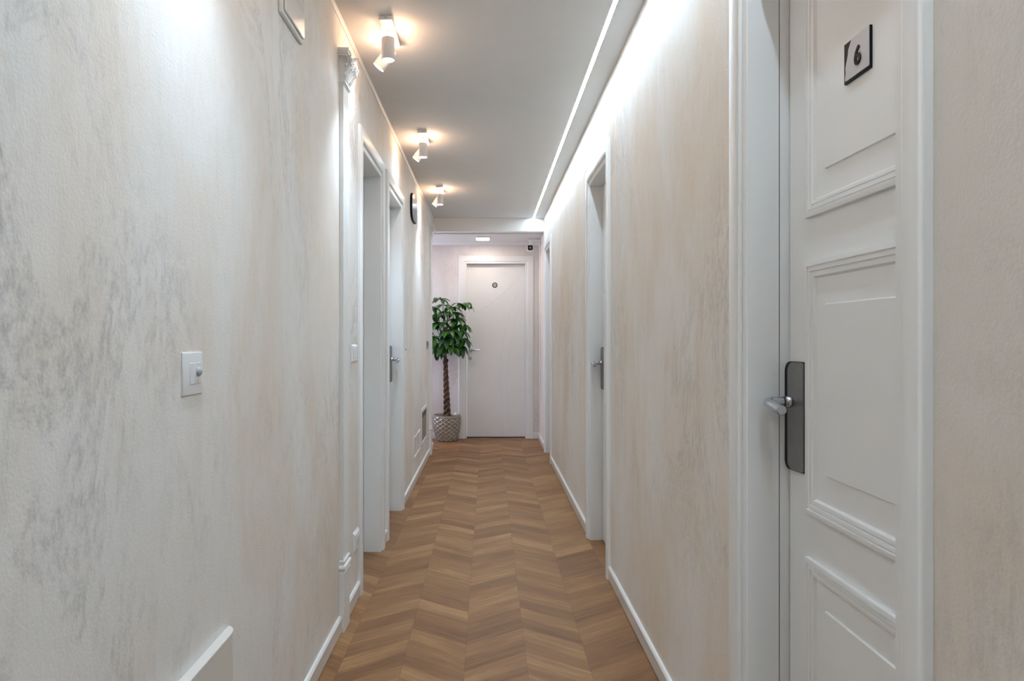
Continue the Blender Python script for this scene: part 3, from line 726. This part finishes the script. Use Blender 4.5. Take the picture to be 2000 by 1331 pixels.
def leaflet(m, base, d, up, ln, wd, droop):
    d = d.normalized(); side = d.cross(up).normalized(); n = 9; v = []; f = []
    p = Vector(base); dirv = d.copy(); ptsc = []
    for i in range(n):
        t = i / (n - 1); ptsc.append((p.copy(), dirv.copy(), t)); dirv = (dirv + Vector((0, 0, -droop / n))).normalized(); p = p + dirv * (ln / (n - 1))
    for (q, dv, t) in ptsc:
        wv = wd * 0.5 * (math.sin(PI * min(1, t ** 0.82)) ** 0.75 if 0 < t < 1 else 0.0) + 0.001
        nrm = side.cross(dv).normalized()
        for s_, k in ((-1, .22), (-.5, .04), (0, -0.02), (.5, .04), (1, .22)):
            c_ = q + side * (wv * s_) + nrm * (wv * k)
            if c_.y > 8.19: c_.y = 8.19 + 0.045 * math.tanh((c_.y - 8.19) / 0.08)
            v.append(c_)
    for i in range(n - 1):
        for j in range(4): f.append([i * 5 + j, i * 5 + j + 1, (i + 1) * 5 + j + 1, (i + 1) * 5 + j])
    m.add(v, f)
def compound(src, tip, nl, ln, droop=1.0, az0=None):
    """one hand shaped leaf: stalk from src to tip, nl leaflets spreading from the tip"""
    src = Vector(src); tip = Vector(tip); mid = (src + tip) / 2 + Vector((0, 0, 0.03))
    P = [src.lerp(mid, k / 5).lerp(mid.lerp(tip, k / 5), k / 5) for k in range(6)]
    m = MB(); m.tube(P, [0.0035] * 5 + [0.0025], 6); m.cur = 1
    out = tip - src; out.z = 0
    a0 = math.atan2(out.y, out.x) if az0 is None else az0
    for k in range(nl):
        a = a0 + (k - (nl - 1) / 2) * (2 * PI * .80 / nl) + random.uniform(-.12, .12)
        el_ = random.uniform(-.15, .35)
        d = Vector((math.cos(a) * math.cos(el_), math.sin(a) * math.cos(el_), math.sin(el_)))
        c_ = 1 - 0.30 * abs(k - (nl - 1) / 2) / (nl / 2)
        leaflet(m, tip, d, Vector((0, 0, 1)), ln * c_ * random.uniform(.9, 1.1), ln * random.uniform(.30, .38), droop * random.uniform(.7, 1.3))
    m.build('leaf_cluster', [M_stem, M_leaf], pt)
tops = []
for k, (dx, dy, zt_) in enumerate(((-0.10, 0.0, 1.40), (0.03, -0.06, 1.46), (0.12, 0.02, 1.30), (-0.02, 0.05, 1.52), (-0.16, -0.03, 1.22))):
    ax_, ay_ = axis(0.95); P = []
    for i in range(9):
        t = i / 8; P.append((ax_ + dx * t ** 1.3 + .012 * math.cos(k * 1.3), ay_ + dy * t, 0.93 + (zt_ - .93) * t))
    m = MB(); m.tube(P, [0.012 * (1 - .6 * i / 8) for i in range(9)], 8); m.build('branch', M_bark, pt); tops.append(P)
# placed leaves (x, y offset, z of the tip)
def at(k, t): P = tops[k]; q = P[min(8, int(t * 8))]; return q
spec = [ # branch, where, tip dx, dy, z, leaflets, length, droop
    (3, 1.0, -0.06, -0.02, 1.66, 7, .17, 1.0), (3, .9, 0.16, -0.02, 1.60, 6, .16, 1.2), (3, .8, 0.235, 0.0, 1.615, 5, .16, 2.6),
    (0, 1.0, -0.16, 0.02, 1.56, 7, .18, 1.2), (0, .8, -0.24, -0.05, 1.42, 6, .18, 1.4), (1, 1.0, 0.02, -0.14, 1.50, 7, .18, 1.3),
    (1, .8, 0.11, -0.10, 1.42, 6, .19, 1.6), (2, 1.0, 0.19, 0.00, 1.36, 6, .18, 1.8), (2, .8, 0.20, -0.06, 1.20, 6, .19, 2.2),
    (1, .6, -0.05, -0.15, 1.38, 7, .19, 1.5), (4, 1.0, -0.24, -0.02, 1.28, 6, .19, 1.6), (4, .8, -0.14, -0.12, 1.22, 6, .19, 2.0),
    (2, .6, 0.10, -0.13, 1.26, 7, .20, 2.0), (1, .4, 0.01, -0.15, 1.22, 7, .20, 2.2), (0, .4, -0.13, -0.10, 1.36, 6, .18, 1.6),
    (3, .5, -0.02, -0.10, 1.58, 6, .16, 1.2), (4, .6, -0.06, -0.12, 1.10, 6, .18, 2.6), (2, .5, 0.17, -0.02, 1.11, 5, .19, 3.0),
    (3, .7, 0.09, 0.04, 1.50, 6, .17, 1.3), (4, .5, -0.20, 0.05, 1.12, 5, .18, 2.4), (0, .6, -0.10, 0.08, 1.48, 6, .17, 1.4), (1, .5, 0.05, 0.08, 1.34, 6, .17, 1.6),
    (2, .7, 0.13, 0.07, 1.44, 5, .16, 1.6), (4, .3, -0.10, -0.06, 1.04, 5, .16, 3.0),
    (0, .5, 0.03, -0.15, 1.30, 7, .20, 1.8), (2, .4, 0.07, -0.12, 1.12, 6, .20, 2.6), (1, .3, -0.05, -0.14, 1.14, 6, .20, 2.4), (3, .6, -0.10, -0.10, 1.46, 7, .18, 1.3),
    (4, .7, -0.22, -0.08, 1.40, 6, .18, 1.5), (2, .9, 0.16, -0.08, 1.28, 6, .19, 2.0), (3, .95, 0.06, -0.10, 1.56, 6, .17, 1.4), (1, .7, 0.10, 0.0, 1.20, 6, .19, 2.4)]
for k, t, dx, dy, z, nl, ln, dr in spec:
    tipx, tipy = px + dx * 1.0 - 0.01, py + dy
    compound(at(k, t), (tipx, tipy, z), nl, ln, dr)
